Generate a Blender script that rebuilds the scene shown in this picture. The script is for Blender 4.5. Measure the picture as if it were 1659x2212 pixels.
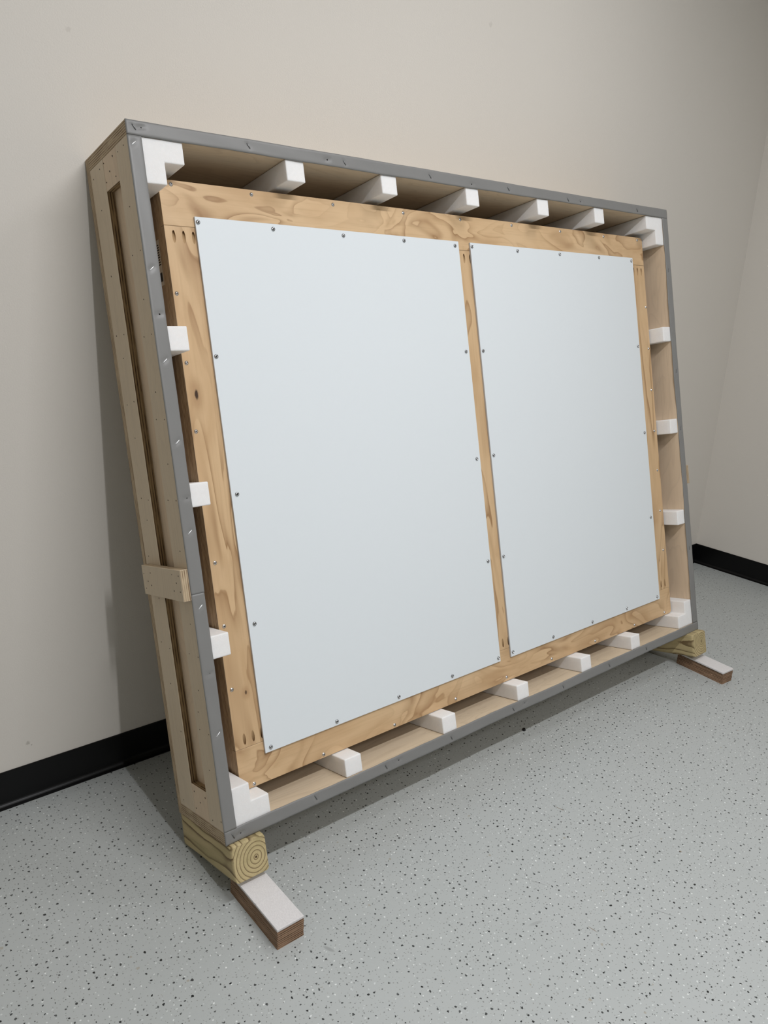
import bpy, bmesh, math, random
from mathutils import Vector, Matrix, Euler
random.seed(7)
for o in list(bpy.data.objects): bpy.data.objects.remove(o)
S = bpy.context.scene
COL = S.collection

# ------------------------------------------------------------------ camera
cam_d = bpy.data.cameras.new('camera')
cam_d.sensor_fit = 'HORIZONTAL'; cam_d.sensor_width = 36.0
cam_d.lens = 36.0 * 1679.7171 / 1659.0
cam_d.clip_start = 0.02
cam = bpy.data.objects.new('camera', cam_d); COL.objects.link(cam)
cam.location = (-0.7168, -2.0093, 1.4260)
cam.rotation_euler = (1.2793, -0.0470, -0.6880)
S.camera = cam

# ------------------------------------------------------------------ world, exposure
wd = bpy.data.worlds.new('world'); S.world = wd; wd.use_nodes = True
wd.node_tree.nodes['Background'].inputs[0].default_value = (0.9, 0.95, 1.0, 1)
wd.node_tree.nodes['Background'].inputs[1].default_value = 0.05
S.view_settings.view_transform = 'Standard'; S.view_settings.look = 'None'
S.view_settings.exposure = 0.0; S.view_settings.gamma = 1.0
S.view_settings.use_curve_mapping = False

# ------------------------------------------------------------------ linear ceiling lamps
CEIL = 3.2
LAMPS = [(0.42, -2.10, 50, 1.1, 0.07), (-0.07, -3.95, 57, 0.07, 1.3), (1.46, -1.2, 11, 0.6, 0.6)]   # x, y, power, size across, size deep
for (x, y, p, sx, sy) in LAMPS:
    l = bpy.data.lights.new('linear_lamp', 'AREA'); l.shape = 'RECTANGLE'; l.size = sx; l.size_y = sy
    l.energy = p; l.color = (1.0, 1.0, 1.03)
    o = bpy.data.objects.new('linear_lamp', l); COL.objects.link(o); o.location = (x, y, CEIL - 0.03)

# ------------------------------------------------------------------ node helper
class NT:
    def __init__(s, name, rough=0.6, spec=0.4):
        s.m = bpy.data.materials.new(name); s.m.use_nodes = True
        s.t = s.m.node_tree; s.b = s.t.nodes['Principled BSDF']
        s.b.inputs['Roughness'].default_value = rough
        s.b.inputs['Specular IOR Level'].default_value = spec
        s._tc = None
    def n(s, typ, **kw):
        x = s.t.nodes.new(typ)
        for k, v in kw.items(): setattr(x, k, v)
        return x
    def put(s, sock, v):
        if hasattr(v, 'links') or isinstance(v, bpy.types.NodeSocket): s.t.links.new(v, sock)
        else: sock.default_value = v
    def obj(s):
        if s._tc is None: s._tc = s.n('ShaderNodeTexCoord').outputs['Object']
        return s._tc
    def vmul(s, v, sc):
        x = s.n('ShaderNodeVectorMath', operation='MULTIPLY'); s.put(x.inputs[0], v); s.put(x.inputs[1], sc); return x.outputs[0]
    def vadd(s, v, a):
        x = s.n('ShaderNodeVectorMath', operation='ADD'); s.put(x.inputs[0], v); s.put(x.inputs[1], a); return x.outputs[0]
    def vlen(s, v):
        x = s.n('ShaderNodeVectorMath', operation='LENGTH'); s.put(x.inputs[0], v); return x.outputs['Value']
    def ma(s, op, a, b=0.0, c=0.0, clamp=False):
        x = s.n('ShaderNodeMath', operation=op, use_clamp=clamp); s.put(x.inputs[0], a); s.put(x.inputs[1], b); s.put(x.inputs[2], c); return x.outputs[0]
    def noise(s, v, scale, detail=2, rough=0.5, dist=0.0, color=False):
        x = s.n('ShaderNodeTexNoise'); s.put(x.inputs['Vector'], v); x.inputs['Scale'].default_value = scale
        x.inputs['Detail'].default_value = detail; x.inputs['Roughness'].default_value = rough; x.inputs['Distortion'].default_value = dist
        return x.outputs['Color' if color else 'Fac']
    def vor(s, v, scale, rnd=1.0, dim='3D'):
        x = s.n('ShaderNodeTexVoronoi', voronoi_dimensions=dim); s.put(x.inputs['Vector'], v); x.inputs['Scale'].default_value = scale
        x.inputs['Randomness'].default_value = rnd; return x
    def ramp(s, f, stops, interp='LINEAR'):
        x = s.n('ShaderNodeValToRGB'); s.put(x.inputs[0], f); cr = x.color_ramp; cr.interpolation = interp
        while len(cr.elements) < len(stops): cr.elements.new(0.5)
        for e, (p, c) in zip(cr.elements, stops):
            e.position = p; e.color = (*c, 1) if hasattr(c, '__len__') else (c, c, c, 1)
        return x.outputs[0]
    def mix(s, f, a, b, mode='MIX'):
        x = s.n('ShaderNodeMix', data_type='RGBA', blend_type=mode); s.put(x.inputs[0], f)
        for i, v in ((6, a), (7, b)): s.put(x.inputs[i], (*v, 1) if isinstance(v, tuple) and len(v) == 3 else v)
        return x.outputs[2]
    def sep(s, v):
        x = s.n('ShaderNodeSeparateXYZ'); s.put(x.inputs[0], v); return x.outputs
    def comb(s, x_, y_, z_):
        x = s.n('ShaderNodeCombineXYZ'); s.put(x.inputs[0], x_); s.put(x.inputs[1], y_); s.put(x.inputs[2], z_); return x.outputs[0]
    def color(s, c): s.put(s.b.inputs['Base Color'], (*c, 1) if isinstance(c, tuple) and len(c) == 3 else c)
    def bump(s, h, strength=0.2, dist=0.001):
        x = s.n('ShaderNodeBump'); x.inputs['Strength'].default_value = strength; x.inputs['Distance'].default_value = dist
        s.put(x.inputs['Height'], h); s.t.links.new(x.outputs[0], s.b.inputs['Normal'])

def smooth01(t, x, a, b):
    r = t.n('ShaderNodeMapRange', interpolation_type='SMOOTHSTEP')
    t.put(r.inputs[0], x); r.inputs[1].default_value = a; r.inputs[2].default_value = b
    return r.outputs[0]

# ------------------------------------------------------------------ materials
def m_wall():
    t = NT('painted_wall', 0.62, 0.3); v = t.obj()
    col = t.mix(t.noise(v, 1.3, 2), (0.70, 0.665, 0.605), (0.735, 0.70, 0.64))
    for (p, r, k) in (((-0.2475, 0, 0.1687), 0.007, 0.45), ((-0.238, 0, 0.160), 0.003, 0.6), ((1.332, 0, 2.227), 0.010, 0.18), ((-0.02, 0, 1.93), 0.008, 0.16)):   # small scuffs on the paint
        d = t.vlen(t.vadd(t.vadd(v, tuple(-a for a in p)), t.vmul(t.vadd(t.noise(v, 130, 2, color=True), (-0.5, -0.5, -0.5)), (r * 1.6,) * 3)))
        col = t.mix(t.ma('MULTIPLY', t.ma('SUBTRACT', 1.0, smooth01(t, d, r * 0.4, r)), k), col, (0.30, 0.27, 0.23))
    t.color(col)
    t.bump(t.noise(v, 260, 3), 0.25, 0.0012); return t.m
def m_ceiling():
    t = NT('ceiling_paint', 0.8, 0.2); t.color((0.62, 0.62, 0.61)); return t.m
def m_floor():
    t = NT('speckled_vinyl', 0.34, 0.45); v = t.obj()
    col = t.mix(t.noise(v, 1.7, 3), (0.430, 0.455, 0.440), (0.485, 0.507, 0.497))
    col = t.mix(t.ma('MULTIPLY', t.noise(v, 9, 4), 0.35), col, (0.41, 0.433, 0.425))
    dv = t.vadd(v, t.vmul(t.noise(v, 190, 2, color=True), (0.006, 0.006, 0)))
    def specks(scale, off, keep, r0, r1):
        x = t.vor(t.vadd(dv, off), scale, 1.0, '2D')
        rnd = t.sep(x.outputs['Color'])
        size = t.ma('MULTIPLY_ADD', rnd[1], r1 - r0, r0)
        inside = t.ma('LESS_THAN', x.outputs['Distance'], size)
        return t.ma('MULTIPLY', inside, t.ma('LESS_THAN', rnd[0], keep)), rnd[2]
    m1, r1 = specks(56, (0, 0, 0), 0.60, 0.05, 0.15)
    dark = t.mix(r1, (0.010, 0.011, 0.011), (0.085, 0.09, 0.088))
    m2, r2 = specks(62, (3.3, 1.7, 0), 0.48, 0.05, 0.13)
    light = t.mix(r2, (0.52, 0.55, 0.54), (0.80, 0.82, 0.80))
    m3, r3 = specks(118, (7.1, 5.2, 0), 0.55, 0.08, 0.16)
    grey = t.mix(r3, (0.2, 0.21, 0.2), (0.34, 0.34, 0.32))
    m4, r4 = specks(14, (1.1, 9.2, 0), 0.12, 0.02, 0.05)
    col = t.mix(m3, col, grey); col = t.mix(m2, col, light); col = t.mix(m1, col, dark)
    col = t.mix(t.ma('MULTIPLY', m4, 0.5), col, (0.33, 0.27, 0.18))
    # a few drawn-out scuffs in the vinyl
    for (a, b, r, k) in (((0.62, -1.02), (0.66, -1.09), 0.0018, 0.30), ((0.80, -1.28), (0.83, -1.34), 0.0016, 0.34), ((0.95, -1.10), (1.02, -1.12), 0.0020, 0.22), ((0.52, -1.14), (0.56, -1.15), 0.005, 0.22), ((0.105, -0.90), (0.118, -0.93), 0.005, 0.35), ((1.75, -1.05), (1.86, -1.02), 0.002, 0.25)):
        L = math.hypot(b[0]-a[0], b[1]-a[1]); dx, dy = (b[0]-a[0]) / L, (b[1]-a[1]) / L; cx, cy = (a[0]+b[0])/2, (a[1]+b[1])/2
        q = t.sep(t.vadd(v, (-cx, -cy, 0)))
        al = t.ma('ADD', t.ma('MULTIPLY', q[0], dx), t.ma('MULTIPLY', q[1], dy)); ac = t.ma('ADD', t.ma('MULTIPLY', q[0], -dy), t.ma('MULTIPLY', q[1], dx))
        m = t.ma('ADD', t.ma('POWER', t.ma('ABSOLUTE', t.ma('DIVIDE', al, L / 2)), 2.0), t.ma('POWER', t.ma('ABSOLUTE', t.ma('DIVIDE', ac, r)), 2.0))
        col = t.mix(t.ma('MULTIPLY', t.ma('SUBTRACT', 1.0, smooth01(t, m, 0.2, 1.2)), k), col, (0.13, 0.125, 0.12))
    # faint worn streaks
    sc = t.noise(t.vmul(v, (2.2, 9.0, 1)), 2.1, 5, 0.65, 0.6)
    col = t.mix(t.ma('MULTIPLY', smooth01(t, sc, 0.66, 0.78), 0.18), col, (0.30, 0.31, 0.30))
    t.color(col)
    t.put(t.b.inputs['Roughness'], t.ma('MULTIPLY_ADD', t.noise(v, 6, 3), 0.16, 0.30))
    t.bump(t.noise(v, 420, 2), 0.12, 0.0008); return t.m
def m_plain(name, c, rough, spec=0.4, metal=0.0, bump=None):
    t = NT(name, rough, spec); v = t.obj()
    t.color(t.mix(t.noise(v, 40, 2), tuple(x * 0.94 for x in c), tuple(min(1, x * 1.05) for x in c)))
    t.b.inputs['Metallic'].default_value = metal
    if bump: t.bump(t.noise(v, bump[0], 3), bump[1], bump[2])
    return t.m
def axis_scale(ax, along, across):
    s = [across] * 3; s[ax] = along; return tuple(s)
def m_birch(ax, name, base=(0.66, 0.555, 0.415), seed=0.0, figure=1.0):
    t = NT(name, 0.55, 0.3); v = t.vadd(t.obj(), (seed, seed * 0.7, seed * 1.3))
    f = t.noise(t.vmul(v, axis_scale(ax, 1.0, 4.5)), 2.2, 2, 0.5, 0.8)
    saw = t.ma('FRACT', t.ma('MULTIPLY', f, 11.0))
    dk = tuple(b * k for b, k in zip(base, (0.83, 0.79, 0.74)))
    lt = tuple(b * k for b, k in zip(base, (1.05, 1.04, 1.02)))
    col = t.mix(t.ramp(saw, [(0, 0.15), (0.7, 0.35), (0.93, 0.95), (1, 0.1)]), lt, base)
    col = t.mix(t.ramp(saw, [(0, 0.0), (0.62, 0.04 * figure), (0.90, 0.50 * figure), (0.95, 0.08 * figure), (1, 0.0)]), col, dk)
    fine = t.noise(t.vmul(v, axis_scale(ax, 6, 160)), 1.0, 3)
    col = t.mix(t.ma('MULTIPLY', smooth01(t, fine, 0.5, 0.75), 0.34), col, dk)
    col = t.mix(t.ma('MULTIPLY', t.noise(v, 3.1, 2), 0.35), col, dk)
    t.color(col); t.bump(fine, 0.08, 0.0006); return t.m
def m_plyedge(ax, name, period=0.0052, light=(0.60, 0.47, 0.31), dark=(0.16, 0.095, 0.05), long_ax=None, off=0.0):
    t = NT(name, 0.7, 0.25); v = t.obj(); c = t.sep(v)[ax]
    nz = t.noise(t.vmul(v, tuple(60 if i == ax else 9 for i in range(3))), 1.0, 3)
    ph = t.ma('ADD', t.ma('MULTIPLY', t.ma('ADD', c, off), 1.0 / period), t.ma('MULTIPLY', nz, 0.5))
    f = t.ma('FRACT', ph)
    stripe = t.ramp(f, [(0, 0.0), (0.45, 0.05), (0.56, 0.9), (0.80, 1.0), (0.95, 0.35), (1.0, 0.0)])
    blot = t.noise(t.vmul(v, tuple(90 if i == ax else 14 for i in range(3))), 1.0, 3, 0.6)
    k = t.ma('MULTIPLY', stripe, smooth01(t, blot, 0.28, 0.60))
    t.color(t.mix(k, t.mix(t.noise(v, 30, 3), light, tuple(x * 0.72 for x in light)), dark))
    t.bump(t.ma('SUBTRACT', 1.0, stripe), 0.5, 0.0008); return t.m
def m_pine(ax, name, seed, bands=6.0, knots=(), along=2.0, across=4.3):
    t = NT(name, 0.48, 0.35); v0 = t.obj(); v = t.vadd(v0, (seed, seed * 2.1, seed * 0.6))
    f = t.noise(t.vmul(v, axis_scale(ax, along, across)), 1.9, 2.4, 0.42, 1.3)
    saw = t.ma('FRACT', t.ma('MULTIPLY', f, bands))
    band = t.ramp(saw, [(0, 0.0), (0.34, 0.08), (0.62, 0.42), (0.80, 0.70), (0.86, 1.0), (0.895, 0.75), (0.915, 0.10), (1, 0.0)])
    area = smooth01(t, t.noise(t.vmul(v, axis_scale(ax, 2.2, 3.0)), 1.5, 1), 0.38, 0.58)
    k = t.ma('MULTIPLY', band, t.ma('MULTIPLY_ADD', area, 0.78, 0.22))
    col = t.mix(k, (0.665, 0.465, 0.265), (0.340, 0.195, 0.090))
    tone = t.noise(t.vmul(v, axis_scale(ax, 2, 7)), 2.0, 3, 0.55, 0.4)
    col = t.mix(t.ma('MULTIPLY', smooth01(t, tone, 0.44, 0.72), 0.55), col, (0.50, 0.315, 0.160))
    col = t.mix(t.ma('MULTIPLY', smooth01(t, t.noise(v, 5, 2), 0.5, 0.75), 0.35), col, (0.73, 0.545, 0.340))
    fine = t.noise(t.vmul(v, axis_scale(ax, 5, 190)), 1.0, 3)
    col = t.mix(t.ma('MULTIPLY', smooth01(t, fine, 0.48, 0.8), 0.22), col, (0.40, 0.25, 0.13))
    for (p, r, st, strength) in knots:
        sc = [1.0 / r] * 3; sc[ax] = 1.0 / (r * st); sc[1] = 0.0
        q = t.vadd(t.vadd(v0, tuple(-x for x in p)), t.vmul(t.vadd(t.noise(v0, 60, 2, color=True), (-0.5, -0.5, -0.5)), (r * 1.1,) * 3))
        d = t.vlen(t.vmul(q, tuple(sc)))
        halo = t.ma('SUBTRACT', 1.0, smooth01(t, d, 0.8, 4.5))
        col = t.mix(t.ma('MULTIPLY', halo, 0.55 * strength), col, (0.36, 0.20, 0.09))
        core = t.ma('SUBTRACT', 1.0, smooth01(t, d, 0.55, 1.15))
        col = t.mix(t.ma('MULTIPLY', core, strength), col, (0.055, 0.028, 0.015))
    t.color(col); t.bump(fine, 0.10, 0.0006); return t.m
def m_timber(name, pith, freq, seed, tint=(1, 1, 1)):
    # solid growth rings round the pith: rings on the sawn end, long figure on the faces
    t = NT(name, 0.62, 0.3); v = t.vadd(t.obj(), (-pith[0], 0, -pith[1]))
    w = t.vmul(t.vadd(t.noise(t.vadd(t.vmul(t.obj(), (6, 3.2, 6)), (seed, seed, seed)), 1.0, 2, 0.5, color=True), (-0.5, -0.5, -0.5)), (0.026, 0.0, 0.026))
    front = t.ma('SUBTRACT', 1.0, t.ma('MULTIPLY', smooth01(t, t.sep(t.obj())[1], -0.03, 0.06), -1.0))
    ww = t.n('ShaderNodeVectorMath', operation='SCALE'); t.put(ww.inputs[0], w); t.put(ww.inputs[3], t.ma('MULTIPLY_ADD', front, 0.38, -0.12))
    q = t.vadd(v, ww.outputs[0])
    r = t.vlen(t.vmul(q, (1.0, 0.0, 0.94)))
    rr = t.ma('ADD', t.ma('MULTIPLY', r, freq), t.ma('MULTIPLY', t.noise(t.obj(), 14, 2), 0.45))
    f = t.ma('FRACT', rr)
    ring = t.ramp(f, [(0, 0.0), (0.52, 0.05), (0.72, 0.28), (0.85, 0.95), (0.93, 1.0), (0.965, 0.1), (1, 0.0)])
    lt = tuple(a * b for a, b in zip((0.56, 0.455, 0.245), tint)); dk = tuple(a * b for a, b in zip((0.135, 0.082, 0.036), tint))
    col = t.mix(t.ma('MULTIPLY', ring, 0.92), lt, dk)
    blot = t.noise(t.vmul(t.obj(), (20, 5, 20)), 1.0, 3)
    col = t.mix(t.ma('MULTIPLY', smooth01(t, blot, 0.42, 0.75), 0.45), col, tuple(a * b for a, b in zip((0.30, 0.255, 0.115), tint)))
    pit = t.ma('SUBTRACT', 1.0, smooth01(t, r, 0.0016, 0.0036))
    col = t.mix(pit, col, (0.05, 0.022, 0.012))
    fine = t.noise(t.vmul(t.obj(), (260, 9, 260)), 1.0, 2)
    col = t.mix(t.ma('MULTIPLY', smooth01(t, fine, 0.5, 0.8), 0.25), col, dk)
    t.color(col); t.bump(t.ma('SUBTRACT', fine, t.ma('MULTIPLY', ring, 0.4)), 0.25, 0.0008); return t.m
def m_foam():
    t = NT('polyethylene_foam', 0.75, 0.25); v = t.obj()
    t.color(t.mix(t.noise(v, 120, 3), (0.84, 0.83, 0.81), (0.90, 0.89, 0.875)))
    t.b.inputs['Subsurface Weight'].default_value = 0.6
    t.b.inputs['Subsurface Radius'].default_value = (1, 0.9, 0.85); t.b.inputs['Subsurface Scale'].default_value = 0.012
    x = t.vor(v, 480); t.bump(x.outputs['Distance'], 0.22, 0.0012); return t.m
def m_felt():
    t = NT('white_felt', 0.95, 0.1); v = t.obj()
    f = t.noise(t.vmul(v, (1, 0.45, 1)), 420, 4, 0.65, 0.6)
    t.color(t.mix(f, (0.60, 0.58, 0.57), (0.85, 0.83, 0.82)))
    t.bump(f, 0.6, 0.0016); return t.m
def m_panel():
    t = NT('white_composite_sheet', 0.42, 0.35); v = t.obj()
    t.color(t.mix(t.noise(v, 0.8, 2), (0.755, 0.805, 0.825), (0.775, 0.820, 0.840)))
    t.bump(t.noise(v, 700, 2), 0.10, 0.0004); return t.m
def m_gasket():
    t = NT('grey_foam_tape', 0.42, 0.4); v = t.obj()
    t.color(t.mix(t.noise(v, 7, 3), (0.205, 0.203, 0.195), (0.240, 0.238, 0.230)))
    t.bump(t.noise(v, 90, 3), 0.10, 0.001); return t.m

M = dict(
    wall=m_wall(), ceiling=m_ceiling(), floor=m_floor(),
    rubber=m_plain('black_rubber_cove', (0.0035, 0.0036, 0.0038), 0.34, 0.22),
    birch_z=m_birch(2, 'birch_ply_upright', figure=0.15), birch_x=m_birch(0, 'birch_ply_level', (0.70, 0.58, 0.425), 2.3),
    birch_side=m_birch(2, 'birch_ply_warm', (0.72, 0.575, 0.42), 5.1, 0.5),
    birch_w=m_birch(1, 'birch_ply_depth', (0.64, 0.54, 0.39), 3.7),
    edge_x=m_plyedge(0, 'ply_edge_across'), edge_y=m_plyedge(1, 'ply_edge_deep'), edge_z=m_plyedge(2, 'ply_edge_stacked'),
    edge_x_dark=m_plyedge(0, 'ply_edge_across_dark', 0.0062, (0.42, 0.29, 0.15), (0.07, 0.04, 0.02)),  # the ply edge in darker browns, for the recess rims
    edge_z_dark=m_plyedge(2, 'ply_edge_stacked_dark', 0.0062, (0.42, 0.29, 0.15), (0.07, 0.04, 0.02)),  # same darker browns, plies stacked upward
    edge_y_frame=m_plyedge(1, 'frame_ply_edge', 0.0066, (0.58, 0.44, 0.29), (0.20, 0.13, 0.08)),
    brown=m_birch(2, 'brown_softwood', (0.36, 0.265, 0.18), 8.0),
    foam=m_foam(), felt=m_felt(), panel=m_panel(), gasket=m_gasket(),
    panel_edge=m_plain('sheet_edge', (0.55, 0.56, 0.57), 0.5),
    steel=m_plain('zinc_screw', (0.62, 0.62, 0.62), 0.26, 0.5, 1.0),
    dsteel=m_plain('stainless_screw', (0.42, 0.43, 0.44), 0.24, 0.5, 1.0),
    wire=m_plain('staple_wire', (0.95, 0.96, 0.97), 0.5, 0.5, 1.0),
    dullwire=m_plain('dull_staple_wire', (0.22, 0.22, 0.22), 0.45, 0.5, 0.9),
    dark=m_plain('recess_shade', (0.012, 0.010, 0.009), 0.8, 0.1),  # near-black: paints in the shade inside holes and screw sockets
    nail=m_plain('nail_steel', (0.075, 0.05, 0.035), 0.55, 0.3, 0.3),
    pocket=m_plain('bored_pine', (0.42, 0.28, 0.15), 0.8, 0.1),
    paper=m_plain('label_paper', (0.60, 0.57, 0.52), 0.7, 0.2),
    ink=m_plain('label_ink', (0.015, 0.015, 0.017), 0.6, 0.2),
    layer=m_plyedge(2, 'brown_laminate_edge', 0.0054, (0.40, 0.255, 0.16), (0.045, 0.023, 0.012)),
    layer_face=m_birch(1, 'brown_laminate_face', (0.24, 0.14, 0.08), 4.0),
    chip=m_plain('black_chip', (0.012, 0.012, 0.012), 0.5),
    sliver=m_plain('wood_sliver', (0.30, 0.24, 0.18), 0.7),
)

# ------------------------------------------------------------------ mesh helpers
def link(name, me, parent=None, mats=(), **props):
    for m in mats: me.materials.append(m)
    o = bpy.data.objects.new(name, me); COL.objects.link(o)
    if parent is not None: o.parent = parent
    for k, v in props.items(): o[k] = v
    return o
def bm_obj(name, bm, mats, parent=None, smooth=False, **props):
    me = bpy.data.meshes.new(name)
    bmesh.ops.recalc_face_normals(bm, faces=bm.faces[:])
    if smooth:
        for f in bm.faces: f.smooth = True
    bm.to_mesh(me); bm.free()
    return link(name, me, parent, mats, **props)
def add_box(bm, x0, x1, y0, y1, z0, z1, idx=(0, 0, 0)):
    vs = [bm.verts.new(p) for p in ((x0,y0,z0),(x1,y0,z0),(x1,y1,z0),(x0,y1,z0),(x0,y0,z1),(x1,y0,z1),(x1,y1,z1),(x0,y1,z1))]
    out = []
    for q, ax in (((0,3,2,1),2),((4,5,6,7),2),((0,1,5,4),1),((2,3,7,6),1),((0,4,7,3),0),((1,2,6,5),0)):
        f = bm.faces.new([vs[i] for i in q]); f.material_index = idx[ax]; out.append(f)
    return out
def box(name, b, mats, parent=None, bevel=0.0, seg=1, org=(0, 0, 0), **props):
    """b = x0,x1,y0,y1,z0,z1 ; mats = one material or three, by the axis a face looks along"""
    if not isinstance(mats, (tuple, list)): mats = (mats,) * 3
    uniq = list(dict.fromkeys(mats)); idx = tuple(uniq.index(m) for m in mats)
    bm = bmesh.new()
    add_box(bm, b[0]-org[0], b[1]-org[0], b[2]-org[1], b[3]-org[1], b[4]-org[2], b[5]-org[2], idx)
    if bevel: bmesh.ops.bevel(bm, geom=bm.edges[:], offset=bevel, segments=seg, profile=0.5, affect='EDGES')
    o = bm_obj(name, bm, uniq, parent, **props)
    return o
def empty(name, loc, rot=(0, 0, 0), **props):
    o = bpy.data.objects.new(name, None); COL.objects.link(o); o.location = loc; o.rotation_euler = rot
    o.empty_display_size = 0.05
    for k, v in props.items(): o[k] = v
    return o
def extrude_profile(name, pts, a, b, place, mats, **props):
    bm = bmesh.new(); r0 = [bm.verts.new(place(a, p)) for p in pts]; r1 = [bm.verts.new(place(b, p)) for p in pts]
    n = len(pts)
    for i in range(n): bm.faces.new((r0[i], r0[(i+1) % n], r1[(i+1) % n], r1[i]))
    bm.faces.new(r0); bm.faces.new(r1[::-1])
    return bm_obj(name, bm, mats, **props)

# ------------------------------------------------------------------ the room
XR, XL, YF = 3.2576, -3.4, -8.0
ST = dict(kind='structure')
box('floor', (XL, XR, YF, 0, -0.1, 0), M['floor'], **ST)
box('ceiling', (XL, XR, YF, 0, CEIL, CEIL + 0.1), M['ceiling'], **ST)
box('wall_back', (XL - 0.12, XR + 0.12, 0, 0.12, -0.1, CEIL + 0.1), M['wall'], **ST)
box('wall_right', (XR, XR + 0.12, YF, 0, -0.1, CEIL + 0.1), M['wall'], **ST)
box('wall_left', (XL - 0.12, XL, YF, 0, -0.1, CEIL + 0.1), M['wall'], **ST)
box('wall_front', (XL - 0.12, XR + 0.12, YF - 0.12, YF, -0.1, CEIL + 0.1), M['wall'], **ST)
HB = 0.1045
PROF = [(0, 0), (0.020, 0), (0.0195, 0.0018)] + [(0.004 + 0.0155 * (1 - math.sin(a)), 0.0025 + 0.0175 * (1 - math.cos(a))) for a in [math.radians(10 * i) for i in range(1, 10)]] + [(0.0038, HB - 0.003), (0.0028, HB), (0, HB)]
def base(name, a, b, place):
    extrude_profile(name, PROF, a, b, place, [M['rubber']], **ST)
base('baseboard_back', XL, XR, lambda t, p: (t, -p[0], p[1]))
base('baseboard_right', YF, -0.0045, lambda t, p: (XR - p[0], t, p[1]))
base('baseboard_left', YF, -0.0045, lambda t, p: (XL + p[0], t, p[1]))
base('baseboard_front', XL, XR, lambda t, p: (t, YF + p[0], p[1]))
for i, (x, y, p, sx, sy) in enumerate(LAMPS):
    bm = bmesh.new(); t = 0.014; hx, hy = sx / 2, sy / 2
    for (a, b, c, d) in ((-hx - t, hx + t, -hy - t, -hy - 0.002), (-hx - t, hx + t, hy + 0.002, hy + t), (-hx - t, -hx - 0.002, -hy - 0.002, hy + 0.002), (hx + 0.002, hx + t, -hy - 0.002, hy + 0.002)):
        add_box(bm, a, b, c, d, -0.034, 0.0)
    o = bm_obj('trim_%d' % (i + 1), bm, [M['ceiling']], None, **ST); o.location = (x, y, CEIL)

# ------------------------------------------------------------------ the crate: local x = across, y = depth from the open front, z = up
W, H, D, TH = 2.0930, 1.6244, 0.2598, 0.2520
ORG = Vector((0.0, -0.6566, 0.1518)); ROT = Euler((-TH, 0, 0))
RM = ROT.to_matrix()
def place(u, w, v): return ORG + RM @ Vector((u, w, v))
crate = empty('shipping_crate', ORG, ROT, label='large open plywood shipping crate leaning back against the wall on two timber skids', category='crate')
TB = 0.029; WT = 0.030; YB = 0.2393; YF0 = 0.003
bz, bx, bw, bs = M['birch_z'], M['birch_x'], M['birch_w'], M['birch_side']
ex, ey, ez = M['edge_x'], M['edge_y'], M['edge_z']
# top and bottom boards run the full width; their ends show the plies
box('top_panel', (0, W, YF0, YB, H - WT, H), (ez, ez, bx), crate, 0.0009)
box('bottom_panel', (0, W, YF0, YB, 0, WT), (ez, ez, bx), crate, 0.0009)
box('back_panel', (0.0, W, YB + 0.0004, D - 0.0008, 0, H), (ey, bz, ey), crate, 0.0009)
HBV0, HBV1 = 0.582, 0.654
for side in (0, 1):
    fx = (lambda x: x) if side == 0 else (lambda x: W - x)
    def sb(name, x0, x1, y0, y1, z0, z1, mats, bev=0.0008):
        a, b = sorted((fx(x0), fx(x1))); return box(name, (a, b, y0, y1, z0, z1), mats, crate, bev)
    sb('side_panel', 0.019, WT, YF0, YB - 0.0004, WT + 0.0004, H - WT - 0.0004, (bs, ex, ex))
    sb('stile', 0.0004, 0.0188, YF0, 0.0735, WT + 0.0006, H - WT - 0.0006, (bz, M['edge_x_dark'], ex))
    sb('stile', 0.0004, 0.0188, 0.155, YB - 0.0008, WT + 0.0006, H - WT - 0.0006, (bz, M['edge_x_dark'], ex))
    sb('side_rail', 0.0009, 0.0188, 0.0740, 0.1545, WT + 0.0006, 0.1090, (bs, ex, M['edge_x_dark']))
    sb('side_rail', 0.0009, 0.0188, 0.0740, 0.1545, 1.5206, H - WT - 0.0006, (bs, ex, M['edge_x_dark']))
    sb('batten', -0.0188, -0.0002, 0.0012, 0.2235, HBV0, HBV1, (bz, ex, ex), 0.0007)

# nails on the left-hand side boards
def lathe(prof, n=16):
    bm = bmesh.new(); top = bm.verts.new((0, prof[0][1], 0)) if prof[0][0] == 0 else None
    rows = []
    for r, y in prof:
        rows.append([top] * n if r == 0 else [bm.verts.new((r * math.cos(2*math.pi*k/n), y, r * math.sin(2*math.pi*k/n))) for k in range(n)])
    for a, b in zip(rows, rows[1:]):
        for k in range(n):
            q = list(dict.fromkeys((a[k], a[(k+1) % n], b[(k+1) % n], b[k])))
            if len(q) > 2: bm.faces.new(q)
    return bm
def lathe_mesh(name, prof, mats, n=16, smooth=True, matfn=None):
    bm = lathe(prof, n); bmesh.ops.recalc_face_normals(bm, faces=bm.faces[:])
    for f in bm.faces:
        f.smooth = smooth
        if matfn: f.material_index = matfn(f.calc_center_median())
    me = bpy.data.meshes.new(name); bm.to_mesh(me); bm.free()
    for m in mats: me.materials.append(m)
    return me
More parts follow.
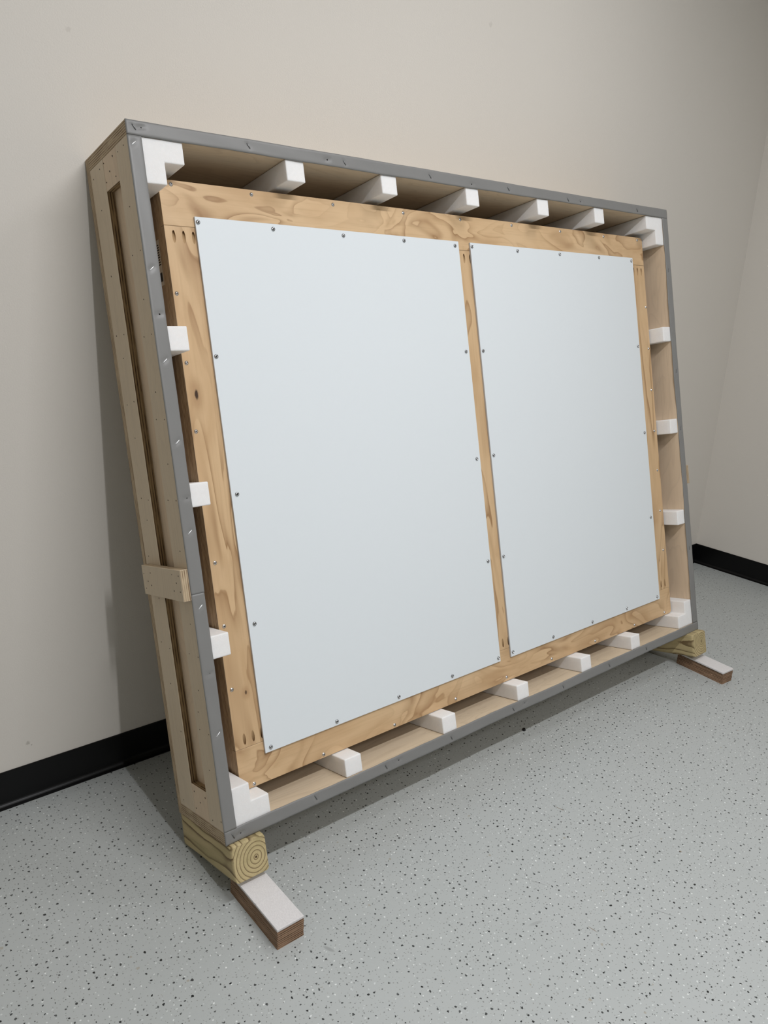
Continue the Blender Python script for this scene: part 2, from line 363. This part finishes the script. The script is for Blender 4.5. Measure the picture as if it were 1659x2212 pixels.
NAILS = [(0.0276,1.5781),(0.0617,1.5764),(0.095,1.579),(0.15,1.5814),(0.1771,1.577),(0.1215,1.5546),(0.0906,1.534),(0.2216,1.5683),(0.1477,1.5386),(0.0393,1.4531),(0.1997,1.4914),(0.0158,1.3545),(0.061,1.3544),(0.1991,1.34),(0.0342,1.2537),(0.0182,1.1754),(0.0599,1.1761),(0.2197,1.205),(0.173,1.2008),(0.197,1.1493),(0.039,1.0507),(0.2148,1.0413),(0.1707,1.0437),(0.0567,0.9921),(0.0134,0.9883),(0.1957,0.9601),(0.0281,0.89),(0.2105,0.8145),(0.1694,0.8102),(0.0546,0.8085),(0.0108,0.8072),(0.1939,0.7613),(0.0283,0.6922),(0.0279,0.524),(0.0567,0.4504),(0.0105,0.449),(0.034,0.3663),(0.0573,0.2677),(0.0114,0.2661),(0.2173,0.6716),(0.1901,0.5691),(0.2149,0.4566),(0.193,0.3537),(0.1715,0.236),(0.1678,0.4465),(0.0521,0.3111),(0.035,0.1738),(0.1431,0.0905),(0.0829,0.0917),(0.1157,0.0701),(0.0106,0.0551),(0.2182,0.0462),(0.1435,0.0474),(0.0563,0.0446)]
BN = [(0.2141,0.6326),(0.1731,0.6366),(0.0472,0.6414),(0.0123,0.6398),(0.1933,0.6148),(0.0277,0.6228),(0.1748,0.6059),(0.2102,0.5965),(0.0454,0.6033),(0.0122,0.6035)]
nail_me = lathe_mesh('nail', [(0, -0.0003), (0.0013, -0.0003), (0.0016, 0.0006), (0.0012, 0.003)], [M['nail']], 8)
def nail(x, y, z):
    o = bpy.data.objects.new('nail', nail_me); COL.objects.link(o); o.parent = crate
    o.location = (x, y, z); o.rotation_euler = (0.4, 0, -math.pi / 2); o.scale = (1.0, 1, random.uniform(1.0, 1.9))
for (w, v) in NAILS: nail(0.0004, w, v)
for (w, v) in BN: nail(-0.0188, w, v)

# timber skids under the crate
def skid(u0, u1, w0, w1, mat):
    n = 26; r = 0.007; s = 0.089; bm = bmesh.new(); prof = []
    for (cx, cz, a0) in ((u1 - r, -r, 0), (u0 + r, -r, 90), (u0 + r, -s + r, 180), (u1 - r, -s + r, 270)):
        for k in range(5):
            a = math.radians(a0 + 22.5 * k); prof.append((cx + r * math.cos(a), cz + r * math.sin(a)))
    rows = []
    for i in range(n + 1):
        w = w0 + (w1 - w0) * i / n
        c = 0.0015 if i in (0, n) else 0.0
        row = []
        for (x, z) in prof:
            jx = 0.0007 * math.sin(31 * w + 40 * z); jz = 0.0
            dx = -c if x > (u0+u1)/2 else c; dz = (-c if z > -s/2 else 0.0)
            row.append(bm.verts.new((x + jx + dx, w, min(z + dz, -0.0004))))
        rows.append(row)
    for a, b in zip(rows, rows[1:]):
        for k in range(len(prof)): bm.faces.new((a[k], a[(k+1) % len(prof)], b[(k+1) % len(prof)], b[k]))
    bm.faces.new(rows[0]); bm.faces.new(rows[-1][::-1])
    o = bm_obj('skid', bm, [mat], crate)
    for p in o.data.polygons: p.use_smooth = len(p.vertices) == 4
    return o
sk1 = skid(0.0035, 0.0925, -0.0176, 0.2627, m_timber('treated_timber', (0.0620, -0.0457), 108, 1.7))
sk2 = skid(2.0045, 2.0930, -0.0277, 0.2627, m_timber('treated_timber_tight', (2.0600, -0.0380), 118, 6.2, (0.95, 0.95, 0.95)))
sk1['label'] = 'square treated timber skid with wide growth rings'; sk2['label'] = 'square treated timber skid with tight growth rings'

# ------------------------------------------------------------------ grey gasket tape on the rim, with staples
STL = [(0.0124,1.5758),(0.0142,1.3136),(0.0154,1.1154),(0.0177,0.9365),(0.0175,0.7344),(0.0182,0.5631),(0.0183,0.2639)]
STT = [(0.018,1.6099),(0.2956,1.6088),(0.5762,1.6054),(0.8763,1.607),(1.2039,1.607),(1.4965,1.6034),(1.8981,1.6057)]
STB = [(0.0212,0.0161),(0.2546,0.0185),(0.4839,0.0152),(0.7289,0.0138),(0.9973,0.0142),(1.2426,0.014),(1.5001,0.0158),(1.7306,0.015)]
STR = [(2.0775, 1.40), (2.0775, 1.02), (2.0780, 0.80), (2.0770, 0.33)]
HOLES = [(0.0345,1.6114),(0.0179,1.216),(0.0224,0.8108),(0.019,0.407),(0.5225,1.6068),(1.0436,1.604),(1.5648,1.6041),(0.0407,0.016),(0.5295,0.0183),(1.0514,0.0184)]
ANG = dict(L=math.radians(40), T=math.radians(-58), B=math.radians(-66), R=math.radians(70))
def seg_d(p, c, a, h):
    dx, dz = p[0]-c[0], p[1]-c[1]; t = max(-h, min(h, dx*math.cos(a) + dz*math.sin(a)))
    return math.hypot(dx - t*math.cos(a), dz - t*math.sin(a))
def dimple(u, v):
    d = 0.0
    for key, lst in (('L', STL), ('T', STT), ('B', STB), ('R', STR)):
        for c in lst:
            if abs(u-c[0]) < 0.03 and abs(v-c[1]) < 0.03: d = max(d, 0.0019 * math.exp(-(seg_d((u, v), c, ANG[key], 0.005) / 0.0042) ** 2))
    for c in HOLES:
        if abs(u-c[0]) < 0.04 and abs(v-c[1]) < 0.04: d = max(d, 0.0022 * math.exp(-(seg_d((u, v), c, math.radians(8), 0.006) / 0.0048) ** 2))
    return d
def gasket(name, u0, u1, v0, v1, horizontal, out_sign, amp, seed, parent=crate):
    """a strip of tape: its outer edge follows the crate, its free edge wanders a little"""
    rnd = random.Random(seed); L = (u1-u0) if horizontal else (v1-v0); Wd = (v1-v0) if horizontal else (u1-u0)
    nl = max(2, int(L / 0.0045)); nw = 9
    ph = [(rnd.uniform(3, 9), rnd.uniform(0, 6.28)), (rnd.uniform(14, 24), rnd.uniform(0, 6.28)), (rnd.uniform(60, 95), rnd.uniform(0, 6.28))]
    def wob(t): return amp * (0.55*math.sin(ph[0][0]*t+ph[0][1]) + 0.3*math.sin(ph[1][0]*t+ph[1][1]) + 0.12*math.sin(ph[2][0]*t+ph[2][1]))
    bm = bmesh.new(); top, bot = [], []
    for i in range(nl + 1):
        s = i / nl; a, b = [], []
        tt = s * L
        e0 = wob(tt) * 0.55; e1 = wob(tt + 7.3)
        for j in range(nw + 1):
            q = j / nw
            if horizontal: u = u0 + s*L; v = v0 + (e1 if out_sign > 0 else e0) * (1-q) + Wd*q + (e0 if out_sign > 0 else e1) * q
            else: v = v0 + s*L; u = u0 + (e1 if out_sign > 0 else e0) * (1-q) + Wd*q + (e0 if out_sign > 0 else e1) * q
            edge = 0.0008 if j in (0, nw) else 0.0
            y = 0.0 + dimple(u, v) + edge + 0.0002*math.sin(37*tt+5*q)
            a.append(bm.verts.new((u, min(y, 0.0023), v)))
            b.append(bm.verts.new((u, YF0 - 0.0002, v)))
        top.append(a); bot.append(b)
    for i in range(nl):
        for j in range(nw):
            f = bm.faces.new((top[i][j], top[i+1][j], top[i+1][j+1], top[i][j+1])); f.smooth = True
            bm.faces.new((bot[i][j], bot[i][j+1], bot[i+1][j+1], bot[i+1][j]))
        bm.faces.new((top[i][0], bot[i][0], bot[i+1][0], top[i+1][0])); bm.faces.new((top[i][nw], top[i+1][nw], bot[i+1][nw], bot[i][nw]))
    for j in range(nw):
        bm.faces.new((top[0][j], top[0][j+1], bot[0][j+1], bot[0][j])); bm.faces.new((top[nl][j], bot[nl][j], bot[nl][j+1], top[nl][j+1]))
    return bm_obj(name, bm, [M['gasket']], parent)
G = 0.0322
gT = gasket('gasket_tape', 0.0, W, H - G, H, True, 1, 0.0016, 1)
gB = gasket('gasket_tape', 0.0, W, 0.0, G, True, -1, 0.0024, 2)
gL2 = gasket('gasket_tape', 0.0, G, G + 0.00005, 0.59395, False, -1, 0.0012, 3)
gL1 = gasket('gasket_tape', 0.0, G, 0.594, H - G - 0.00005, False, -1, 0.0012, 4)
gR = gasket('gasket_tape', W - G, W, G + 0.0003, H - G - 0.0003, False, 1, 0.0032, 5)
def staple_mesh(mat):
    bm = bmesh.new(); h = 0.0062; r = 0.00085
    pts = [(-h, 0.0020), (-h, 0.0002), (-h + 0.0007, -0.0006), (h - 0.0007, -0.0006), (h, 0.0002), (h, 0.0020)]
    rows = []
    for i, (x, y) in enumerate(pts):
        a = pts[max(i-1, 0)]; b = pts[min(i+1, len(pts)-1)]; d = Vector((b[0]-a[0], b[1]-a[1])).normalized(); nx, ny = -d.y, d.x
        rows.append([bm.verts.new((x + nx*r*math.cos(t)*1.0, y + ny*r*math.cos(t), r*1.25*math.sin(t))) for t in [2*math.pi*k/8 for k in range(8)]])
    for p, q in zip(rows, rows[1:]):
        for k in range(8): bm.faces.new((p[k], p[(k+1) % 8], q[(k+1) % 8], q[k]))
    bm.faces.new(rows[0]); bm.faces.new(rows[-1])
    bmesh.ops.recalc_face_normals(bm, faces=bm.faces[:])
    for f in bm.faces: f.smooth = True
    me = bpy.data.meshes.new('staple'); bm.to_mesh(me); bm.free(); me.materials.append(mat); return me
st_b, st_d = staple_mesh(M['wire']), staple_mesh(M['dullwire'])
def put(name, me, parent, loc, rot=(0, 0, 0), scale=(1, 1, 1)):
    o = bpy.data.objects.new(name, me); COL.objects.link(o); o.parent = parent; o.location = loc; o.rotation_euler = rot; o.scale = scale; return o
for key, lst, me in (('L', STL, st_b), ('T', STT, st_d), ('B', STB, st_d), ('R', STR, st_d)):
    for (u, v) in lst:
        par = {'T': gT, 'B': gB, 'R': gR}.get(key) or (gL1 if v > 0.594 else gL2)
        put('staple', me, par, (u, 0.0009, v), (0, -ANG[key], 0))
hole_me = lathe_mesh('screw_hole', [(0, -0.0001), (0.0018, -0.0001), (0.0018, 0.0006)], [M['dark']], 12)  # solid dark disc; the shade of the hole is in its colour
for (u, v) in HOLES:
    par = gT if v > 1.59 else gB if v < G else (gL1 if v > 0.594 else gL2)
    put('screw_hole', hole_me, par, (u, 0.0019, v))

# ------------------------------------------------------------------ foam blocks (each a thing of its own)
FO = 0.0490; FW = 0.0535; FY0 = 0.0045; FY1 = 0.232; C0 = WT + 0.0006; CT = H - WT - 0.0006; CR = W - WT - 0.0006
def foam_mesh(parts, org):
    bm = bmesh.new(); a = random.uniform(0.3, 1)
    pts = parts; n = len(pts)
    lo = [bm.verts.new((u - org[0], FY0 - org[1] + random.uniform(-.0006, .0006), v - org[2])) for u, v in pts]
    hi = [bm.verts.new((u - org[0], FY1 - org[1], v - org[2])) for u, v in pts]
    for i in range(n): bm.faces.new((lo[i], lo[(i+1) % n], hi[(i+1) % n], hi[i]))
    bm.faces.new(lo); bm.faces.new(hi[::-1])
    bmesh.ops.recalc_face_normals(bm, faces=bm.faces[:])
    bmesh.ops.bevel(bm, geom=bm.edges[:], offset=0.0024, segments=2, profile=0.5, affect='EDGES')
    return bm
def foam(pts, label, group, name='foam_block'):
    us = [p[0] for p in pts]; vs = [p[1] for p in pts]
    org = ((min(us) + max(us)) / 2, (FY0 + FY1) / 2, min(vs))
    o = bm_obj(name, foam_mesh(pts, org), [M['foam']], None, label=label, category='foam block', group=group)
    o.location = place(*org); o.rotation_euler = ROT
    return o
def rect(u0, u1, v0, v1): return [(u0, v0), (u1, v0), (u1, v1), (u0, v1)]
ordn = ['first', 'second', 'third', 'fourth', 'fifth']
for i, c in enumerate((0.4232, 0.7242, 1.0447, 1.3680, 1.6690)):
    foam(rect(c - FW/2, c + FW/2, CT - FO - 0.002, CT), '%s white foam block from the left under the crate top, between the corner pieces' % ordn[i], 'foam blocks under the crate top')
for i, c in enumerate((0.3825, 0.7305, 1.0520, 1.3775, 1.6725)):
    foam(rect(c - FW/2, c + FW/2, C0, C0 + FO), '%s white foam block from the left on the crate floor, between the corner pieces' % ordn[i], 'foam blocks on the crate floor')
nm = ['upper', 'middle', 'lower']
for i, (a, b) in enumerate(((1.1368, 1.1915), (0.7878, 0.8414), (0.4359, 0.4898))):
    foam(rect(C0, C0 + FO, a, b), '%s of the three white foam blocks against the left inside of the crate' % nm[i], 'foam blocks along the crate sides')
for i, (a, b) in enumerate(((1.1342, 1.1882), (0.7844, 0.8390), (0.4303, 0.4850))):
    foam(rect(CR - FO, CR, a, b), '%s of the three white foam blocks against the right inside of the crate' % nm[i], 'foam blocks along the crate sides')
def ell(cu, cv, su, sv, lu, lv):
    return [(cu, cv), (cu + su*lu, cv), (cu + su*lu, cv + sv*FO), (cu + su*FO, cv + sv*FO), (cu + su*FO, cv + sv*lv), (cu, cv + sv*lv)]
foam(ell(C0, CT, 1, -1, 0.0965, 0.0970), 'white L-shaped foam corner piece in the top left of the crate', 'foam corner pieces', 'foam_corner')
foam(ell(CR, CT, -1, -1, 0.1050, 0.1010), 'white L-shaped foam corner piece in the top right of the crate', 'foam corner pieces', 'foam_corner')
foam(ell(C0, C0, 1, 1, 0.0970, 0.0940), 'white L-shaped foam corner piece in the bottom left of the crate', 'foam corner pieces', 'foam_corner')
foam(ell(CR, C0, -1, 1, 0.0990, 0.0965), 'white L-shaped foam corner piece in the bottom right of the crate', 'foam corner pieces', 'foam_corner')

# ------------------------------------------------------------------ the pine frame with its two white sheets
FU0, FU1, FV0, FV1, FWF = 0.0839, 2.0083, 0.0815, 1.5299, 0.0608
FOR = ((FU0 + FU1) / 2, FWF, FV0)
fr = empty('backing_frame', place(*FOR), ROT, label='pine plywood frame with two white sheets screwed on, packed inside the crate', category='frame')
def fl(u, w, v): return (u - FOR[0], w - FOR[1], v - FOR[2])
def pine(ax, seed, bands=6.0, knots=(), along=2.0, across=4.3): return m_pine(ax, 'pine_ply_%d' % int(seed * 10), seed, bands, [(fl(*p), r, s, k) for p, r, s, k in knots], along, across)
FD = 0.0185; RV = 0.102
def rounded_rail(name, u0, u1, v0, v1, mats, corners):
    bm = bmesh.new(); pts = []
    for (cu, cv, su, sv, rnd) in corners:
        r = 0.011
        if rnd:
            a0 = {(1, -1): 270, (1, 1): 0, (-1, 1): 90, (-1, -1): 180}[(su, sv)]
            pts += [(cu - su*r + r*math.cos(math.radians(a0 + 15*k)), cv - sv*r + r*math.sin(math.radians(a0 + 15*k))) for k in range(7)]
        else: pts.append((cu, cv))
    lo = [bm.verts.new(fl(u, FWF, v)) for u, v in pts]; hi = [bm.verts.new(fl(u, FWF + FD, v)) for u, v in pts]; n = len(pts)
    for i in range(n): bm.faces.new((lo[i], lo[(i+1) % n], hi[(i+1) % n], hi[i])).material_index = 1
    bm.faces.new(lo); bm.faces.new(hi[::-1])
    bmesh.ops.bevel(bm, geom=[e for e in bm.edges if len({v.co.y for v in e.verts}) == 1], offset=0.0008, segments=1, affect='EDGES')
    return bm_obj(name, bm, mats, fr)
e_f = M['edge_y_frame']
top_r = rounded_rail('frame_rail', FU0, FU1, FV1 - RV, FV1, [pine(0, 3.1, 6.5), e_f], [(FU0, FV1-RV, -1, -1, 0), (FU1, FV1-RV, 1, -1, 0), (FU1, FV1, 1, 1, 1), (FU0, FV1, -1, 1, 1)])
bot_r = rounded_rail('frame_rail', FU0, FU1, FV0, FV0 + RV, [pine(0, 7.4, 6.0), e_f], [(FU0, FV0, -1, -1, 1), (FU1, FV0, 1, -1, 1), (FU1, FV0+RV, 1, 1, 0), (FU0, FV0+RV, -1, 1, 0)])
KN = [((0.1080, FWF, 1.0436), 0.0050, 2.6, 1.0), ((0.1316, FWF, 0.3176), 0.0035, 1.6, 0.8)]
stiles = []
for i, (a, b, sd, kn) in enumerate(((FU0, FU0 + RV, 1.3, KN), (0.9915, 1.0935, 5.6, ()), (FU1 - RV, FU1, 9.2, ()))):
    stiles.append(box('frame_stile', (a, b, FWF + 0.0002, FWF + FD, FV0 + RV + 0.0005, FV1 - RV - 0.0005), (e_f, pine(2, sd, 5.2, kn, 0.75, 4.6), e_f), fr, 0.0006, org=FOR))
# second ply layer and the brown tray behind
box('frame_backer', (FU0 + 0.0005, FU1 - 0.0005, FWF + FD + 0.0002, 0.1005, FV0 + 0.0005, FV1 - 0.0005), (e_f, M['brown'], e_f), fr, 0.001, org=FOR)
tray = box('tray', (FU0 + 0.003, FU1 - 0.003, 0.1008, 0.2050, FV0 + 0.003, FV1 - 0.003), M['brown'], fr, 0.001, org=FOR)
lab = box('paper_label', (FU0 + 0.0022, FU0 + 0.0029, 0.1035, 0.1850, 1.3040, 1.4070), M['paper'], fr, 0.0, org=FOR, label='small white printed label')
box('print_block', (FU0 + 0.0018, FU0 + 0.0021, 0.1075, 0.1270, 1.3130, 1.3330), M['ink'], lab, org=FOR)
for k in range(9):
    z = 1.3500 + k * 0.0055
    box('print_line', (FU0 + 0.0018, FU0 + 0.0021, 0.1065 + 0.0015 * ((k * 7) % 3), 0.1500, z, z + 0.0026), M['ink'], lab, org=FOR)
# white sheets
SH0, SH1, WP = 0.1541, 1.4512, 0.0548
sheets = []
for (a, b) in ((0.1598, 1.0176), (1.0674, 1.9277)):
    sheets.append(box('white_sheet', (a, b, WP, FWF - 0.0002, SH0, SH1), (M['panel_edge'], M['panel'], M['panel_edge']), fr, 0.0005, org=FOR, label='flat white composite sheet'))
def screw_mesh(name, r, h, mat, flange=False):
    """button head with a six-sided socket"""
    prof = [(0, -h*0.25), (r*0.36, -h*0.25), (r*0.40, -h*0.98), (r*0.50, -h), (r*0.74, -h*0.86), (r*0.92, -h*0.52), (r, -h*0.12), (r, 0.0006)]
    if flange: prof = [(0, -h*0.2), (r*0.26, -h*0.2), (r*0.30, -h*0.98), (r*0.42, -h), (r*0.58, -h*0.86), (r*0.68, -h*0.40), (r*0.74, -h*0.24), (r*0.98, -h*0.16), (r, 0.0), (r, 0.0006)]
    bm = lathe(prof, 18)
    for v in bm.verts:
        rr = math.hypot(v.co.x, v.co.z)
        if 1e-6 < rr < r*0.37 or (abs(rr - prof[2][0]) < 1e-5):
            a = math.atan2(v.co.z, v.co.x); k = 1 - 0.13 * abs(math.sin(3 * a)); v.co.x *= k; v.co.z *= k
    bmesh.ops.recalc_face_normals(bm, faces=bm.faces[:])
    for f in bm.faces:
        f.smooth = True
        c = f.calc_center_median(); f.material_index = 1 if math.hypot(c.x, c.z) < r*0.33 else 0  # socket faces get the painted-in shade colour
    me = bpy.data.meshes.new(name); bm.to_mesh(me); bm.free(); me.materials.append(mat); me.materials.append(M['dark']); return me
sc_p = screw_mesh('sheet_screw', 0.0056, 0.0034, M['dsteel'])
sc_f = screw_mesh('frame_screw', 0.0050, 0.0026, M['steel'], True)
FS = [(0.1147,1.5204),(0.3237,1.5191),(0.5687,1.518),(0.8143,1.5182),(1.0415,1.5191),(1.2727,1.5195),(1.5189,1.5188),(1.7654,1.5191),(1.9767,1.5203),(0.0928,1.2748),(0.0936,1.1169),(0.0943,0.9583),(0.0960,0.8010),(0.0973,0.6459),(0.0981,0.4914),(0.0962,0.3351),(0.1216,0.0883),(0.3303,0.0895),(0.5743,0.0899),(0.8159,0.0918),(1.0434,0.094),(1.2688,0.0927),(1.5112,0.0919),(1.7556,0.0909),(1.9604,0.0921),(2.0006,1.2723),(1.9965,1.1163),(1.9931,0.9588),(1.9914,0.8013),(1.9907,0.6491),(1.9876,0.4911),(1.9868,0.3356)]
PLS = [(0.1669,1.4385),(0.37,1.4381),(0.5869,1.4377),(0.8002,1.4386),(1.0013,1.4371),(0.1682,1.1291),(0.1751,0.7997),(0.1761,0.4794),(0.1764,0.1652),(1.0029,1.1237),(1.002,0.7976),(1.0057,0.4776),(1.0079,0.1667),(0.3796,0.1648),(0.5959,0.1666),(0.8061,0.1669)]
PRS = [(1.0743,1.439),(1.2822,1.4383),(1.4974,1.4397),(1.7181,1.4407),(1.9178,1.4392),(1.0777,1.1244),(1.0784,0.8008),(1.0775,0.4794),(1.0768,0.1688),(1.9166,1.1253),(1.9138,0.8008),(1.91,0.477),(1.9098,0.1661),(1.2795,0.1668),(1.4972,0.1659),(1.7078,0.1667)]
for (u, v) in FS: put('frame_screw', sc_f, fr, fl(u, FWF, v), (random.uniform(-.05, .05), random.uniform(0, 6), random.uniform(-.05, .05)))
for (lst, par) in ((PLS, sheets[0]), (PRS, sheets[1])):
    for (u, v) in lst: put('sheet_screw', sc_p, par, fl(u, WP, v), (random.uniform(-.05, .05), random.uniform(0, 6), random.uniform(-.05, .05)))
# pocket holes: bored at a slant into the stiles, deep towards the rail
def bore(stile, holes):
    bm = bmesh.new(); r = 0.0041; ang = math.radians(16.5); n = 14
    for (u, v, up) in holes:
        ax = Vector((0, math.sin(ang), up * math.cos(ang))); sx = Vector((1, 0, 0)); sy = ax.cross(sx)
        c = Vector(fl(u, FWF, v)); e0 = c - ax * 0.030 ; e1 = c + ax * 0.0165
        r0 = [bm.verts.new(e0 + sx * r * math.cos(2*math.pi*k/n) + sy * r * math.sin(2*math.pi*k/n)) for k in range(n)]
        r1 = [bm.verts.new(e1 + sx * r * math.cos(2*math.pi*k/n) + sy * r * math.sin(2*math.pi*k/n)) for k in range(n)]
        for k in range(n): bm.faces.new((r0[k], r0[(k+1) % n], r1[(k+1) % n], r1[k]))
        bm.faces.new(r0); bm.faces.new(r1[::-1])
    bmesh.ops.recalc_face_normals(bm, faces=bm.faces[:])
    me = bpy.data.meshes.new('bore'); bm.to_mesh(me); bm.free(); me.materials.append(M['pocket'])
    cut = bpy.data.objects.new('bore', me); COL.objects.link(cut); cut.parent = fr
    md = stile.modifiers.new('bore', 'BOOLEAN'); md.operation = 'DIFFERENCE'; md.solver = 'EXACT'; md.object = cut; md.material_mode = 'TRANSFER'
    bpy.context.view_layer.update()
    dg = bpy.context.evaluated_depsgraph_get()
    new = bpy.data.meshes.new_from_object(stile.evaluated_get(dg), preserve_all_data_layers=True, depsgraph=dg)
    stile.modifiers.clear(); stile.data = new
    bpy.data.objects.remove(cut)
for st, us in zip(stiles, ((0.1052, 0.1296, 0.1540), (1.0417, 1.0680), (1.9385, 1.9630, 1.9880))):
    bore(st, [(u, 1.4030, 1) for u in us] + [(u + (0.006 if u < 0.2 else -0.008 if u > 1.9 else 0.0), 0.2070, -1) for u in us])

# ------------------------------------------------------------------ felt-topped laminate blocks under the skids
def riser(x0, x1, y0, y1, top, yaw, label, seams, overhang):
    cx, cy = (x0 + x1) / 2, (y0 + y1) / 2; hw, hl = (x1 - x0) / 2, (y1 - y0) / 2; rnd = random.Random(int(cx * 1000))
    r = empty('riser_block', (cx, cy, 0), (0, 0, yaw), label=label, category='block', group='felt-topped blocks under the skids')
    bm = bmesh.new(); z = 0.0; lt = 0.0046; ft = 0.0065
    n = int(round((top - ft) / lt)); lt = (top - ft) / n
    for k in range(n):
        j = [rnd.uniform(-0.0006, 0.0006) for _ in range(4)]
        add_box(bm, -hw + j[0], hw + j[1], -hl + j[2], hl + j[3], k * lt, (k + 1) * lt, (0, 0, 1))
    bm_obj('laminate_block', bm, [M['layer'], M['layer_face']], r)
    ys = [-hl] + seams + [hl]
    for a, b in zip(ys, ys[1:]):
        box('felt_pad', (-hw - overhang, hw + overhang, a, b, top - ft, top), M['felt'], r, 0.0012, 2)
    for y in seams: box('felt_seam', (-hw - overhang + 0.001, hw + overhang - 0.001, y - 0.0016, y + 0.0016, top - 0.002, top + 0.0008), M['felt'], r, 0.0006, 2)
    return r
riser(0.0185, 0.0875, -0.8500, -0.6400, 0.0545, 0.0, 'near felt-topped brown laminate block under the left skid', [-0.012], 0.0005)
riser(2.0330, 2.0960, -0.8200, -0.6200, 0.0500, -0.075, 'far felt-topped brown laminate block under the right skid', [], 0.004)

# ------------------------------------------------------------------ bits on the floor
bm = bmesh.new()
for k in range(7):
    a = 2*math.pi*k/7; r = 0.006 * (0.7 + 0.5 * math.sin(k * 2.3) ** 2); bm.verts.new((1.7 * r * math.cos(a), r * math.sin(a), 0.0)); bm.verts.new((1.2 * r * math.cos(a), 0.7 * r * math.sin(a), 0.0055))
bmesh.ops.convex_hull(bm, input=bm.verts[:])
o = bm_obj('rubber_chip', bm, [M['chip']], None, label='small black chip lying on the floor in front of the crate', category='debris'); o.location = (1.1502, -0.5830, 0.0); o.rotation_euler = (0, 0, 0.9)
def sliver(p, q, w, label):
    c = Vector(((p[0]+q[0])/2, (p[1]+q[1])/2, 0)); d = Vector((q[0]-p[0], q[1]-p[1])); L = d.length / 2
    bm = bmesh.new(); n = 6; rows = []
    for i in range(n + 1):
        t = -1 + 2 * i / n; hw = w * (1 - t * t) ** 0.5 * (0.8 + 0.2 * math.sin(5 * t)) + 0.0001; y = 0.0012 * math.sin(2.2 * t)
        rows.append([bm.verts.new((t * L, y - hw, 0)), bm.verts.new((t * L, y + hw, 0)), bm.verts.new((t * L, y, 0.0010 * (1 - t*t) + 0.0001))])
    for a, b in zip(rows, rows[1:]):
        for k in range(3): bm.faces.new((a[k], a[(k+1) % 3], b[(k+1) % 3], b[k]))
    bm.faces.new(rows[0]); bm.faces.new(rows[-1])
    o = bm_obj('wood_sliver', bm, [M['sliver']], None, label=label, category='debris', group='wood slivers on the floor'); o.location = c; o.rotation_euler = (0, 0, math.atan2(d.y, d.x))
sliver((0.9194, -0.8991), (0.9225, -0.9314), 0.0011, 'thin brown wood sliver on the floor, the one farther from the camera')
sliver((0.6344, -1.2249), (0.6341, -1.2498), 0.0010, 'thin brown wood sliver on the floor, the one nearer the camera')
